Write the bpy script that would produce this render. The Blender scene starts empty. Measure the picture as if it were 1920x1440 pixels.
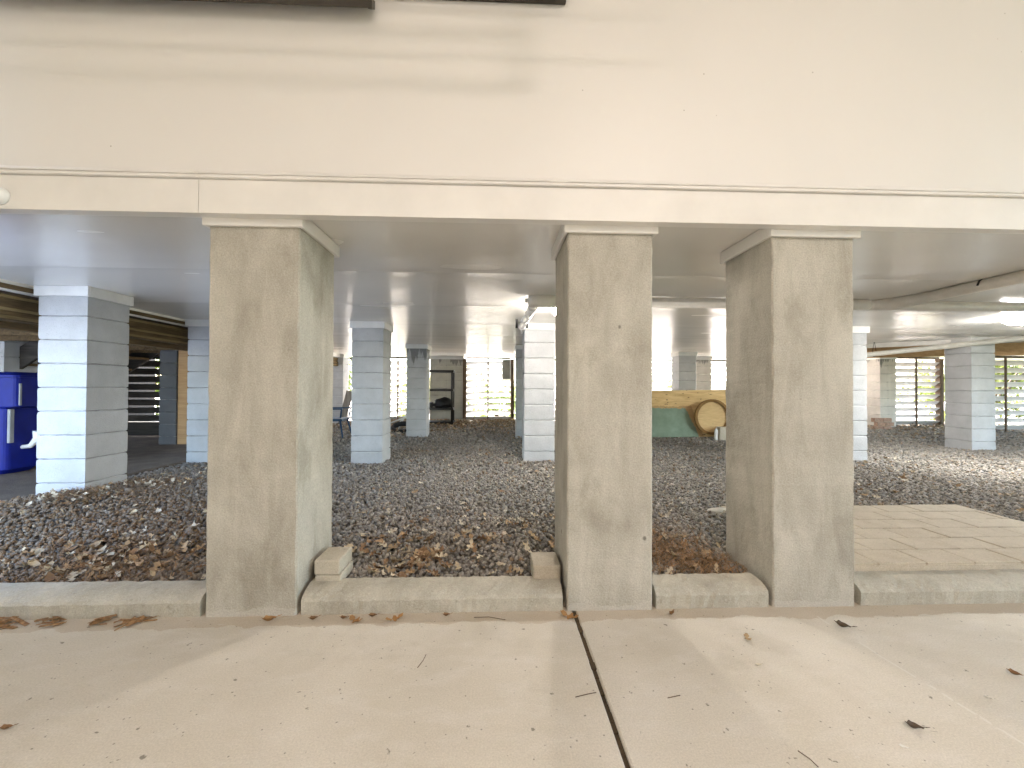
import bpy, bmesh, math, random
import numpy as np
from mathutils import Vector, Matrix

rnd = random.Random(7)
S = bpy.context.scene
COL = S.collection
PI = math.pi

# ------------------------------------------------------------------ helpers
class MB:
    """collects shapes, links them as ONE mesh object"""
    def __init__(self):
        self.bm = bmesh.new()
    def box(self, x0, x1, y0, y1, z0, z1, bev=0.0, seg=1, M=None, jit=0.0):
        bm = self.bm
        vs = [bm.verts.new((x, y, z)) for z in (z0, z1) for y in (y0, y1) for x in (x0, x1)]
        if jit:
            for v in vs:
                v.co += Vector((rnd.uniform(-jit, jit), rnd.uniform(-jit, jit), rnd.uniform(-jit, jit)))
        f = [(0, 2, 3, 1), (4, 5, 7, 6), (0, 1, 5, 4), (2, 6, 7, 3), (0, 4, 6, 2), (1, 3, 7, 5)]
        fs = [bm.faces.new([vs[i] for i in q]) for q in f]
        nv = vs
        if bev > 0:
            es = list({e for g in fs for e in g.edges})
            r = bmesh.ops.bevel(bm, geom=es, offset=bev, segments=seg, affect='EDGES', profile=0.5)
            nv = list({v for g in r['faces'] for v in g.verts} | {v for v in vs if v.is_valid})
        if M is not None:
            for v in nv: v.co = M @ v.co
        return self
    def tube(self, pts, r, n=12, cap=True):
        bm = self.bm
        pts = [Vector(p) for p in pts]
        rs = r if isinstance(r, (list, tuple)) else [r] * len(pts)
        rings = []
        prev = None
        for i, p in enumerate(pts):
            if i == 0: t = pts[1] - p
            elif i == len(pts) - 1: t = p - pts[i - 1]
            else: t = (pts[i + 1] - p).normalized() + (p - pts[i - 1]).normalized()
            t.normalize()
            if prev is None:
                a = Vector((0, 0, 1)) if abs(t.z) < .9 else Vector((1, 0, 0))
                u = t.cross(a).normalized()
            else:
                u = (prev - t * prev.dot(t)).normalized()
            prev = u
            w = t.cross(u)
            rings.append([bm.verts.new(p + (u * math.cos(2 * PI * k / n) + w * math.sin(2 * PI * k / n)) * rs[i]) for k in range(n)])
        for a, b in zip(rings, rings[1:]):
            for k in range(n):
                f = bm.faces.new((a[k], a[(k + 1) % n], b[(k + 1) % n], b[k])); f.smooth = True
        if cap:
            bm.faces.new(list(reversed(rings[0]))); bm.faces.new(rings[-1])
        return self
    def lathe(self, prof, c, n=24, axis='Z', flat=False):
        bm = self.bm
        rings = []
        for r, h in prof:
            ring = []
            for k in range(n):
                a = 2 * PI * k / n
                if axis == 'Z': p = (c[0] + r * math.cos(a), c[1] + r * math.sin(a), c[2] + h)
                else: p = (c[0] + r * math.cos(a), c[1] + h, c[2] + r * math.sin(a))
                ring.append(bm.verts.new(p))
            rings.append(ring)
        for a, b in zip(rings, rings[1:]):
            for k in range(n):
                f = bm.faces.new((a[k], a[(k + 1) % n], b[(k + 1) % n], b[k])); f.smooth = True
        for rg in (rings[0], rings[-1]):
            bm.faces.new(rg)
        if flat:
            for f in bm.faces: f.smooth = False
        return self
    def prism(self, prof, a0, a1, axis='X', nseg=1, wob=0.0):
        """prof: list of (y,z) (axis X) or (x,z) (axis Y), extruded along the axis"""
        bm = self.bm
        rings = []
        for i in range(nseg + 1):
            a = a0 + (a1 - a0) * i / nseg
            ring = []
            for (p, q) in prof:
                w1, w2 = (rnd.gauss(0, wob), rnd.gauss(0, wob)) if wob else (0, 0)
                ring.append(bm.verts.new((a, p + w1, q + w2) if axis == 'X' else (p + w1, a, q + w2)))
            rings.append(ring)
        n = len(prof)
        for a, b in zip(rings, rings[1:]):
            for k in range(n):
                bm.faces.new((a[k], a[(k + 1) % n], b[(k + 1) % n], b[k]))
        bm.faces.new(rings[0]); bm.faces.new(rings[-1])
        return self
    def build(self, name, mat, parent=None, smooth=False):
        bm = self.bm
        bmesh.ops.recalc_face_normals(bm, faces=bm.faces)
        if parent is not None and parent.parent is None:
            bmesh.ops.translate(bm, verts=bm.verts, vec=-parent.location)
        elif parent is not None:
            bmesh.ops.translate(bm, verts=bm.verts, vec=-(parent.location + parent.parent.location))
        me = bpy.data.meshes.new(name)
        bm.to_mesh(me); bm.free()
        if smooth:
            for p in me.polygons: p.use_smooth = True
        me.materials.append(mat)
        o = bpy.data.objects.new(name, me); COL.objects.link(o)
        if parent is not None: o.parent = parent
        return o

def tag(o, label=None, cat=None, group=None, kind=None):
    if label: o['label'] = label
    if cat: o['category'] = cat
    if group: o['group'] = group
    if kind: o['kind'] = kind
    return o
def thing(name, loc, label, cat, group=None):
    o = bpy.data.objects.new(name, None); COL.objects.link(o)
    o.location = loc; o.empty_display_size = .1
    return tag(o, label, cat, group)
def copy_thing(root, loc, label, group=None):
    r = root.copy(); COL.objects.link(r); r.location = loc; r['label'] = label
    if group: r['group'] = group
    for ch in [c for c in root.children]:
        c = ch.copy(); COL.objects.link(c); c.parent = r
        for g in ch.children:
            d = g.copy(); COL.objects.link(d); d.parent = c
    return r
def npmesh(name, verts, faces_flat, nper, mat, cols=None, smooth=False):
    me = bpy.data.meshes.new(name)
    nf = len(faces_flat) // nper
    me.vertices.add(len(verts)); me.vertices.foreach_set('co', np.asarray(verts, np.float32).ravel())
    me.loops.add(len(faces_flat)); me.loops.foreach_set('vertex_index', np.asarray(faces_flat, np.int32))
    me.polygons.add(nf)
    me.polygons.foreach_set('loop_start', np.arange(0, nf * nper, nper, dtype=np.int32))
    me.update(calc_edges=True)
    if smooth: me.polygons.foreach_set('use_smooth', np.ones(nf, bool))
    if cols is not None:
        at = me.color_attributes.new('tint', 'FLOAT_COLOR', 'POINT')
        c4 = np.ones((len(verts), 4), np.float32); c4[:, :3] = cols
        at.data.foreach_set('color', c4.ravel())
    me.materials.append(mat)
    o = bpy.data.objects.new(name, me); COL.objects.link(o)
    return o

# ------------------------------------------------------------------ materials
class NT:
    def __init__(self, name):
        self.m = bpy.data.materials.new(name); self.m.use_nodes = True
        self.t = self.m.node_tree; self.b = self.t.nodes['Principled BSDF']
        self.pos = self.t.nodes.new('ShaderNodeNewGeometry').outputs['Position']
    def n(self, typ, **kw):
        nd = self.t.nodes.new(typ)
        for k, v in kw.items(): setattr(nd, k, v)
        return nd
    def link(self, a, b): self.t.links.new(a, b)
    def noise(self, scale, detail=4, rough=.55, stretch=(1, 1, 1), off=0, dist=0.0, vec=None):
        mp = self.n('ShaderNodeMapping'); mp.inputs['Scale'].default_value = stretch
        mp.inputs['Location'].default_value = (off, off * .7, off * 1.3)
        self.link(vec or self.pos, mp.inputs['Vector'])
        ns = self.n('ShaderNodeTexNoise'); ns.inputs['Scale'].default_value = scale
        ns.inputs['Detail'].default_value = detail; ns.inputs['Roughness'].default_value = rough
        ns.inputs['Distortion'].default_value = dist
        self.link(mp.outputs[0], ns.inputs['Vector'])
        return ns.outputs['Fac']
    def vor(self, scale, feature='F1', stretch=(1, 1, 1), out='Distance'):
        mp = self.n('ShaderNodeMapping'); mp.inputs['Scale'].default_value = stretch
        self.link(self.pos, mp.inputs['Vector'])
        v = self.n('ShaderNodeTexVoronoi', feature=feature); v.inputs['Scale'].default_value = scale
        self.link(mp.outputs[0], v.inputs['Vector'])
        return v.outputs[out]
    def ramp(self, fac, stops):
        r = self.n('ShaderNodeValToRGB')
        el = r.color_ramp.elements
        while len(el) < len(stops): el.new(.5)
        for e, (p, c) in zip(el, stops):
            e.position = p; e.color = (c, c, c, 1) if isinstance(c, (int, float)) else (*c, 1)
        self.link(fac, r.inputs[0])
        return r.outputs[0]
    def mix(self, a, b, fac, mode='MIX'):
        m = self.n('ShaderNodeMix', data_type='RGBA', blend_type=mode)
        for s, v in ((m.inputs[6], a), (m.inputs[7], b)):
            if isinstance(v, tuple): s.default_value = (*v, 1)
            else: self.link(v, s)
        if isinstance(fac, (int, float)): m.inputs[0].default_value = fac
        else: self.link(fac, m.inputs[0])
        return m.outputs[2]
    def math(self, op, a, b=0.0):
        m = self.n('ShaderNodeMath', operation=op)
        for s, v in ((m.inputs[0], a), (m.inputs[1], b)):
            if isinstance(v, (int, float)): s.default_value = v
            else: self.link(v, s)
        return m.outputs[0]
    def sep(self, v=None):
        s = self.n('ShaderNodeSeparateXYZ'); self.link(v or self.pos, s.inputs[0]); return s.outputs
    def obj(self):
        return self.n('ShaderNodeTexCoord').outputs['Object']
    def bump(self, h, strength=.3, dist=.01, prev=None):
        b = self.n('ShaderNodeBump'); b.inputs['Strength'].default_value = strength
        b.inputs['Distance'].default_value = dist
        self.link(h, b.inputs['Height'])
        if prev is not None: self.link(prev, b.inputs['Normal'])
        return b.outputs[0]
    def done(self, col, rough=.7, normal=None, spec=.4, metal=0.0):
        for s, v in (('Base Color', col), ('Roughness', rough)):
            i = self.b.inputs[s]
            if isinstance(v, tuple): i.default_value = (*v, 1)
            elif isinstance(v, (int, float)): i.default_value = v
            else: self.link(v, i)
        self.b.inputs['Specular IOR Level'].default_value = spec
        self.b.inputs['Metallic'].default_value = metal
        if normal is not None: self.link(normal, self.b.inputs['Normal'])
        return self.m

def simple(name, col, rough=.6, var=.12, scale=12, bump=.15, bscale=60, spec=.4, metal=0.0, stretch=(1, 1, 1)):
    t = NT(name)
    n1 = t.noise(scale, 5, .6, stretch)
    c = t.mix(tuple(v * (1 - var * 1.6) for v in col), tuple(min(1, v * (1 + var)) for v in col), t.ramp(n1, [(.3, 0.), (.7, 1.)]))
    nb = t.bump(t.noise(bscale, 3, .6, stretch), bump, .004)
    return t.done(c, rough, nb, spec, metal)

def emit(name, col, strength):
    m = bpy.data.materials.new(name); m.use_nodes = True
    b = m.node_tree.nodes['Principled BSDF']
    b.inputs['Base Color'].default_value = (.9, .9, .88, 1)
    b.inputs['Emission Color'].default_value = (*col, 1); b.inputs['Emission Strength'].default_value = strength
    return m

# stucco on the front pillars
t = NT('stucco')
big = t.noise(2.1, 7, .6, (1.1, 1.1, .8), 3, .5)
streak = t.noise(5.0, 6, .6, (1.5, 1.5, .38), 9, .8)
fine = t.noise(140, 3, .6)
c = t.mix((.31, .283, .228), (.55, .52, .445), t.ramp(big, [(.28, 0.), (.66, 1.)]))
c = t.mix(c, t.mix((.25, .235, .195), (.55, .53, .475), t.ramp(streak, [(.32, 0.), (.62, 1.)])), .30)
c = t.mix(c, (.50, .48, .43), t.ramp(t.noise(26, 5, .7, (1, 1, .35), 4), [(.66, 0.), (.78, .5)]))
c = t.mix(c, (.25, .225, .17), t.ramp(t.noise(3.6, 5, .6, (1, 1, .7), 21), [(.56, 0.), (.70, .55)]))
c = t.mix(c, (.13, .12, .10), t.ramp(t.vor(4.2, stretch=(1, 1, .8)), [(.035, .8), (.055, 0.)]))
zz = t.sep()[2]
pale = t.math('MULTIPLY', t.math('LESS_THAN', t.math('ADD', zz, t.math('MULTIPLY', t.noise(9, 4), .10)), .085), .55)
c = t.mix(c, (.50, .475, .42), pale)
c = t.mix(c, (.62, .59, .52), t.ramp(t.vor(34, out='Distance'), [(.04, .55), (.075, 0.)]))
c = t.mix(c, t.mix((.62, .62, .62), (1.30, 1.30, 1.30), t.ramp(fine, [(.3, 0.), (.7, 1.)])), .42, 'MULTIPLY')
nb = t.bump(t.noise(95, 4, .65), .55, .006); nb = t.bump(t.noise(14, 3, .5), .35, .012, nb)
M_STUCCO = t.done(c, .85, nb, .3)

# floor slabs
t = NT('slab_concrete')
big = t.noise(1.1, 5, .6, (1, 1, 1), 5, .8)
mid = t.noise(5, 6, .65, (1, 2.2, 1), 2)
c = t.mix((.53, .485, .40), (.665, .62, .54), t.ramp(big, [(.3, 0.), (.68, 1.)]))
c = t.mix(c, (.66, .625, .57), t.ramp(mid, [(.48, 0.), (.75, .55)]))
c = t.mix(c, (.38, .345, .275), t.ramp(t.noise(2.3, 4, .6, (1, 1, 1), 17), [(.58, 0.), (.74, .5)]))
yy = t.sep()[1]
kerb_shade = t.math('MULTIPLY', t.math('GREATER_THAN', t.math('ADD', yy, t.math('MULTIPLY', t.noise(6, 5), .16)), 2.04), .45)  # shadow strip at the kerb foot, put into the slab colour as brown
c = t.mix(c, (.40, .30, .19), kerb_shade)
c = t.mix(c, (.13, .115, .085), t.ramp(t.noise(27, 4, .55, (1, 1, 1), 31), [(.685, 0.), (.72, .75)]))
c = t.mix(c, (.10, .09, .075), t.ramp(t.vor(21, out='Distance'), [(.045, .65), (.085, 0.)]))
c = t.mix(c, (.66, .64, .60), t.ramp(t.noise(13, 6, .7, (1, 3, 1), 11), [(.66, 0.), (.76, .6)]))
c = t.mix(c, t.mix((.62, .62, .62), (1.30, 1.30, 1.30), t.ramp(t.noise(170, 3, .7), [(.3, 0.), (.7, 1.)])), .38, 'MULTIPLY')
px, py, pz = t.sep()
ln = t.math('ABSOLUTE', t.math('ADD', t.math('ADD', px, t.math('MULTIPLY', py, .115)), t.math('ADD', t.math('MULTIPLY', t.noise(5, 3), .03), -1.818)))
ln = t.math('MULTIPLY', t.math('LESS_THAN', ln, .005), t.math('GREATER_THAN', t.noise(11, 3), .47))
c = t.mix(c, (.68, .65, .59), t.math('MULTIPLY', ln, .6))
c = t.mix(c, (.30, .265, .20), t.ramp(t.noise(48, 4, .75, (1, 1, 1), 41), [(.64, 0.), (.76, .55)]))
nb = t.bump(t.noise(150, 4, .6), .25, .003); nb = t.bump(t.noise(9, 4, .6), .2, .006, nb)
M_SLAB = t.done(c, .72, nb, .35)

def concrete(name, a, b, off=0, bump=.5):
    t = NT(name)
    c = t.mix(a, b, t.ramp(t.noise(4.5, 6, .65, (1, 1, 1), off), [(.3, 0.), (.7, 1.)]))
    c = t.mix(c, tuple(v * .55 for v in a), t.ramp(t.noise(24, 5, .7, (1, 1, 1), off + 3), [(.60, 0.), (.78, .7)]))
    c = t.mix(c, tuple(min(.8, v * 1.3) for v in b), t.ramp(t.noise(60, 4, .7, (1, 1, 1), off + 8), [(.58, 0.), (.75, .6)]))
    c = t.mix(c, t.mix((.6, .6, .6), (1.3, 1.3, 1.3), t.ramp(t.noise(150, 3, .7, (1, 1, 1), off), [(.3, 0.), (.7, 1.)])), .4, 'MULTIPLY')
    nb = t.bump(t.noise(120, 4, .7), bump, .005); nb = t.bump(t.noise(22, 4, .6), bump * .8, .01, nb)
    return t.done(c, .85, nb, .3)
M_KERB = concrete('kerb_concrete', (.36, .335, .275), (.53, .50, .42))
M_BLOCK = concrete('loose_block', (.38, .34, .27), (.50, .46, .375), 4, .35)
M_PAVER = concrete('paver', (.44, .375, .285), (.55, .485, .385), 12, .25)
M_SAND = concrete('joint_sand', (.16, .14, .105), (.25, .22, .17), 2)
M_PATH = concrete('dirty_path', (.10, .08, .062), (.19, .155, .125), 7)
M_JOINT = concrete('joint_dirt', (.035, .028, .018), (.12, .085, .05), 5)
M_BRICK = simple('old_brick', (.34, .22, .16), .85, .2, 30, .4, 80)

# white painted wall / trim
t = NT('white_wall')
c = t.mix((.725, .70, .665), (.765, .74, .705), t.noise(1.2, 4, .6))
c = t.mix(c, (.20, .15, .11), t.ramp(t.vor(6.5, out='Distance'), [(.014, .8), (.024, 0.)]))
nb = t.bump(t.noise(260, 2), .12, .002)
M_WALL = t.done(c, .42, nb, .4)
M_TRIM = simple('white_trim', (.76, .735, .695), .42, .04, 3, .1, 180)
M_CAP = simple('pier_cap_paint', (.72, .72, .71), .5, .05, 6, .15, 90)
t = NT('ceiling_panels')
c = t.mix((.80, .775, .725), (.85, .83, .785), t.ramp(t.noise(.9, 3, .5, (1, 1.6, 1)), [(.3, 0.), (.7, 1.)]))
nb = None
M_CEIL = t.done(c, t.ramp(t.noise(1.5, 2, .5, (.5, 1.5, 1)), [(.3, .20), (.7, .28)]), nb, .6)

# painted block
def block(name, stain=None, tint=(.50, .512, .53), lvl=.56):
    t = NT(name)
    c = t.mix(tuple(v * .84 for v in tint), tuple(v * 1.06 for v in tint), t.ramp(t.noise(3.4, 6, .65), [(.3, 0.), (.7, 1.)]))
    c = t.mix(c, (.33, .32, .30), t.ramp(t.noise(11, 6, .75, (1, 1, 1), 14), [(.66, 0.), (.80, .6)]))
    pores = t.noise(105, 3, .7)
    c = t.mix(c, tuple(v * .62 for v in tint), t.ramp(pores, [(.60, 0.), (.72, .75)]))
    if stain:
        px, py, pz = t.sep()
        edge = t.noise(7.5, 4, .6, (1.6, 1.6, .18), stain)
        v = t.math('ADD', pz, t.math('MULTIPLY', edge, .95))
        c = t.mix(c, (.15, .15, .15), t.ramp(t.math('SUBTRACT', v, 1.62), [(lvl, 0.), (lvl + .04, .75)]))
    nb = t.bump(t.noise(85, 4, .7), .8, .008); nb = t.bump(t.noise(9, 3), .3, .012, nb)
    return t.done(c, .8, nb, .3)
M_MORTAR = simple('mortar', (.27, .27, .275), .9, .2, 20, .5, 90)
M_PIER = block('painted_block')
M_PIER_WET = block('painted_block_stained', 3)
M_PIER_PINK = block('painted_block_pale_stained', 8, (.60, .565, .52), .68)
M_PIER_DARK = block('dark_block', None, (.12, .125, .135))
M_PIER_BACK = block('grey_block_back', 11, (.44, .43, .38), .69)

# woods
def wood(name, a, b, ax=(1, 12, 12), rough=.75, knots=False, scale=3):
    t = NT(name)
    g = t.noise(scale, 6, .65, ax, 2, .7)
    c = t.mix(a, b, t.ramp(g, [(.3, 0.), (.68, 1.)]))
    if knots:
        c = t.mix(c, tuple(v * .3 for v in a), t.ramp(t.noise(15, 3, .5, (.7, 1.3, 1.3), 6), [(.68, 0.), (.74, .8)]))
    nb = t.bump(g, .35, .006)
    return t.done(c, rough, nb, .3)
M_JOIST = wood('treated_joist', (.055, .035, .018), (.19, .125, .055), (8, .7, 8))
M_TAN = wood('tan_beam', (.42, .25, .12), (.58, .38, .20), (.6, 8, 9))
M_POST = wood('dark_post', (.075, .052, .035), (.17, .12, .08), (9, 9, .7))
M_SLAT = wood('weathered_slat', (.56, .54, .52), (.74, .72, .70), (.6, 8, 8))
M_SLAT_DARK = wood('dark_slat', (.02, .018, .016), (.06, .052, .045), (.6, 8, 8))
M_PLANK_Y = wood('yellow_batten', (.16, .11, .045), (.30, .215, .10), (8, .7, 8))
M_PLANK = wood('grey_plank', (.16, .15, .14), (.30, .28, .26), (8, 8, .6))
t = NT('plywood')
ob = t.obj()
g = t.noise(2.6, 6, .65, (.7, 4, 7), 2, .9, vec=ob)
c = t.mix((.48, .31, .13), (.72, .53, .27), t.ramp(g, [(.28, 0.), (.62, 1.)]))
c = t.mix(c, (.14, .075, .03), t.ramp(t.noise(11, 3, .5, (.8, 1, 1.6), 6, vec=ob), [(.655, 0.), (.70, .85)]))
px, py, pz = t.sep(ob)
wob = t.math('MULTIPLY', t.math('SUBTRACT', t.noise(6, 5, .65, vec=ob), .5), .16)
mk = t.math('MULTIPLY', t.math('LESS_THAN', t.math('ADD', pz, wob), .585),
            t.math('LESS_THAN', t.math('ADD', t.math('ADD', px, t.math('MULTIPLY', pz, .33)), wob), 1.30))
teal = t.mix((.13, .215, .165), (.22, .325, .26), t.ramp(t.noise(4, 6, .7, vec=ob), [(.3, 0.), (.7, 1.)]))
edge = t.math('MULTIPLY', t.math('LESS_THAN', t.math('ADD', pz, wob), .63),
              t.math('LESS_THAN', t.math('ADD', t.math('ADD', px, t.math('MULTIPLY', pz, .33)), wob), 1.42))
c = t.mix(c, (.34, .20, .09), t.math('MULTIPLY', edge, .6))
c = t.mix(c, teal, t.math('MULTIPLY', mk, .92))
M_PLY = t.done(c, .7, t.bump(g, .2, .004), .3)
M_RIM = wood('hoop_rim', (.17, .095, .03), (.27, .15, .05), (3, 3, 3))
M_DISC = wood('hoop_panel', (.50, .34, .16), (.66, .48, .25), (2.5, 6, 20), knots=True)

M_PVC = simple('pvc_pipe', (.68, .65, .59), .38, .07, 9, .08, 60, .5)
M_PVC_WHITE = simple('white_pvc_pipe', (.74, .74, .73), .25, .05, 9, .06, 60, .5)
M_STRAP = simple('black_strap', (.015, .015, .015), .5, .1, 20)
M_STEEL = simple('pipe_hanger_steel', (.22, .21, .2), .45, .1, 30, .1, 80, .5, .6)
M_BRONZE = simple('bronze_frame', (.055, .047, .037), .45, .12, 20, .1, 90)
M_BLUE = simple('blue_bin_plastic', (.001, .008, .17), .55, .10, 10, .12, 90, .25)
M_CHAIR = simple('blue_chair_paint', (.02, .06, .13), .5, .12, 14, .1, 90)
M_GREYPL = simple('grey_plastic', (.24, .25, .26), .5, .08, 10)
M_BLACKPL = simple('black_plastic', (.018, .017, .016), .45, .15, 10, .1, 60)
M_BAG = simple('black_bag', (.008, .008, .01), .5, .2, 9, .8, 14)
M_RUBBER = simple('tyre_rubber', (.02, .02, .022), .75, .15, 20, .3, 60)
M_WHITE = simple('white_paint', (.75, .75, .74), .4, .05, 10)
M_PANELGREY = simple('grey_panel', (.30, .30, .27), .6, .08, 8)
M_LENS = simple('dark_lens', (.01, .01, .02), .1, .1, 10, .02, 20, .6)
M_STONE = simple('pale_stone', (.55, .52, .46), .85, .1, 14, .4, 50)
M_PETAL = simple('white_petal', (.8, .78, .74), .6, .05, 40)
t = NT('window_glass'); M_GLASS = t.done((.03, .045, .04), .06, None, .7)

t = NT('gravel_stone')
at = t.n('ShaderNodeAttribute', attribute_name='tint')
c = t.mix(at.outputs['Color'], t.mix((.7, .7, .7), (1.25, 1.25, 1.25), t.noise(120, 3)), .6, 'MULTIPLY')
M_GRAVEL = t.done(c, .8, t.bump(t.noise(160, 3), .4, .004), .3)
t = NT('gravel_bed')
v = t.vor(42)
c = t.mix((.10, .09, .075), (.24, .22, .19), t.ramp(t.noise(18, 5, .7), [(.35, 0.), (.7, 1.)]))
M_BED = t.done(c, .9, t.bump(v, 1.0, .02), .2)
t = NT('dry_leaf')
at = t.n('ShaderNodeAttribute', attribute_name='tint')
c = t.mix(at.outputs['Color'], t.mix((.7, .7, .7), (1.2, 1.2, 1.2), t.noise(70, 4)), .7, 'MULTIPLY')
M_LEAF = t.done(c, .7, t.bump(t.noise(60, 3), .4, .004), .25)
t = NT('shrub_leaf')
at = t.n('ShaderNodeAttribute', attribute_name='tint')
M_FOL = t.done(at.outputs['Color'], .55, None, .35)
M_FOL.node_tree.nodes['Principled BSDF'].inputs['Subsurface Weight'].default_value = 0
M_BARK = wood('bark', (.05, .035, .025), (.14, .10, .075), (8, 8, .8))
t = NT('lawn')
c = t.mix((.05, .085, .02), (.16, .18, .05), t.noise(3, 6, .7))
c = t.mix(c, (.30, .20, .13), t.ramp(t.noise(.8, 4, .6), [(.5, 0.), (.7, .8)]))
M_LAWN = t.done(c, .9, t.bump(t.noise(40, 4), .6, .03), .2)
M_YARD = concrete('pale_yard', (.44, .37, .32), (.60, .53, .47), 15)
M_DRIVE = concrete('drive_concrete', (.22, .25, .30), (.30, .34, .41), 9)

# ------------------------------------------------------------------ camera
yaw, pitch, roll, H = .0388, .0107, .0044, 1.1106
fwd = Vector((math.sin(yaw) * math.cos(pitch), math.cos(yaw) * math.cos(pitch), math.sin(pitch)))
right = Vector((math.cos(yaw), -math.sin(yaw), 0)); up = right.cross(fwd)
r2 = right * math.cos(roll) + up * math.sin(roll); u2 = -right * math.sin(roll) + up * math.cos(roll)
cam = bpy.data.cameras.new('camera'); co = bpy.data.objects.new('camera', cam); COL.objects.link(co)
m = Matrix((r2, u2, -fwd)).transposed().to_4x4(); m.translation = (0, 0, H)
co.matrix_world = m
cam.sensor_width = 36; cam.lens = 36 * 769.7 / 1920; cam.clip_start = .02; cam.clip_end = 500
S.camera = co

# ------------------------------------------------------------------ ground and floor
def sstep(a, b, v):
    v = np.asarray(v, float)
    v = np.clip((np.asarray(v, float) - a) / (b - a), 0, 1); return v * v * (3 - 2 * v)
def gz(x, y):
    x = np.asarray(x, float); y = np.asarray(y, float)
    z = .066 + .078 * sstep(2.15, 3.1, y)
    z = z + .085 * np.exp(-(((x + 3.45) / .55) ** 2 + ((y - 3.55) / .7) ** 2))
    z = z + .085 * sstep(8.3, 10.6, y)
    z = z + .012 * np.sin(1.7 * x + .6) * np.sin(1.3 * y + 1.1) * sstep(2.3, 3.2, y)
    return z

b = MB(); b.box(-2.6, .386, -6, 2.2, -.15, 0, .006)
o = b.build('concrete_floor', M_SLAB); tag(o, kind='structure')
b = MB(); b.box(.404, 12, -6, 2.2, -.15, 0, .006)
o = b.build('concrete_floor', M_SLAB); tag(o, kind='structure')
b = MB()
n = 120
for i in range(n):
    y0 = -3 + 5.05 * i / n
    b.box(.38, .41, y0, y0 + 5.05 / n, -.12, -.012 + rnd.uniform(-.006, .009))
o = b.build('floor_joint', M_JOINT); tag(o, kind='structure')
b = MB(); b.box(-120, 120, -90, 140, -.4, -.16)
o = b.build('ground', M_LAWN); tag(o, kind='structure')
b = MB(); b.box(-30, -2.62, -25, 2.6, -.155, -.03)
o = b.build('driveway', M_DRIVE); tag(o, kind='structure')
b = MB(); b.box(-40, 40, 11.25, 60, -.155, .12)
o = b.build('back_yard', M_YARD); tag(o, kind='structure')

# gravel bed
nx, ny = 150, 100
xs = np.linspace(-9, 16, nx); ys = np.linspace(2.16, 11.3, ny)
X, Y = np.meshgrid(xs, ys); Z = gz(X, Y) - .012
V = np.stack([X.ravel(), Y.ravel(), Z.ravel()], 1)
ii = np.arange(nx * ny).reshape(ny, nx)
F = np.stack([ii[:-1, :-1], ii[:-1, 1:], ii[1:, 1:], ii[1:, :-1]], -1).reshape(-1)
o = npmesh('gravel_bed', V, F, 4, M_BED, smooth=True); tag(o, kind='structure')

# loose stones
R = np.random.default_rng(3)
cube = np.array([(x, y, z) for z in (-1, 1) for y in (-1, 1) for x in (-1, 1)], float) * .62
axv = np.array([(1.05, 0, 0), (-1.05, 0, 0), (0, 1.05, 0), (0, -1.05, 0), (0, 0, 1.05), (0, 0, -1.05)])
PV = np.concatenate([cube, axv])
def rd_faces():
    fs = []
    axes = [((1, 0, 0), 8), ((-1, 0, 0), 9), ((0, 1, 0), 10), ((0, -1, 0), 11), ((0, 0, 1), 12), ((0, 0, -1), 13)]
    for a in range(6):
        for c in range(a + 1, 6):
            va, vc = np.array(axes[a][0]), np.array(axes[c][0])
            if va @ vc != 0: continue
            cs = [i for i in range(8) if cube[i] @ va > 0 and cube[i] @ vc > 0]
            q = [axes[a][1], cs[0], axes[c][1], cs[1]]
            p = [PV[i] for i in q]
            nn = np.cross(p[1] - p[0], p[2] - p[0])
            if nn @ (va + vc) < 0: q = q[::-1]
            fs.append(q)
    return np.array(fs)
RF = rd_faces()
protos = [PV * (1 + R.uniform(-.28, .28, (14, 1))) for _ in range(10)]
def rotmats(n):
    q = R.normal(size=(n, 4)); q /= np.linalg.norm(q, axis=1)[:, None]
    w, x, y, z = q.T
    return np.stack([np.stack([1 - 2 * (y * y + z * z), 2 * (x * y - z * w), 2 * (x * z + y * w)], -1),
                     np.stack([2 * (x * y + z * w), 1 - 2 * (x * x + z * z), 2 * (y * z - x * w)], -1),
                     np.stack([2 * (x * z - y * w), 2 * (y * z + x * w), 1 - 2 * (x * x + y * y)], -1)], 1)
def scatter(y0, y1, dens):
    out = []
    xa, xb = -3.95, 1.42 * y1 + .6
    cnt = int(dens * (xb - xa) * (y1 - y0))
    x = R.uniform(xa, xb, cnt); y = R.uniform(y0, y1, cnt)
    k = (x < 1.42 * y + .5) & (x > -1.45 * y - .5)
    k &= ~((x > 1.82) & (x < 3.87) & (y < 3.31))
    for (px, py, w) in PIER_XY:
        k &= ~((x > px) & (x < px + w) & (y > py) & (y < py + w))
    return x[k], y[k]
PIER_XY = [(-1.4005, 2.05, .433), (.359, 2.05, .433), (1.4157, 2.05, .433), (-3.885, 3.633, .4), (-3.902, 5.346, .4), (-1.855, 5.346, .4),
           (.368, 5.346, .4), (4.601, 5.346, .4), (7.623, 6.3, .42)]
pts = [(scatter(2.19, 3.2, 2900), .0125), (scatter(3.2, 4.6, 2100), .0138), (scatter(4.6, 7.2, 1100), .0170), (scatter(7.2, 11.1, 420), .0215)]
x = np.concatenate([p[0][0] for p in pts]); y = np.concatenate([p[0][1] for p in pts])
sz = np.concatenate([np.full(len(p[0][0]), p[1]) for p in pts])
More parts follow.
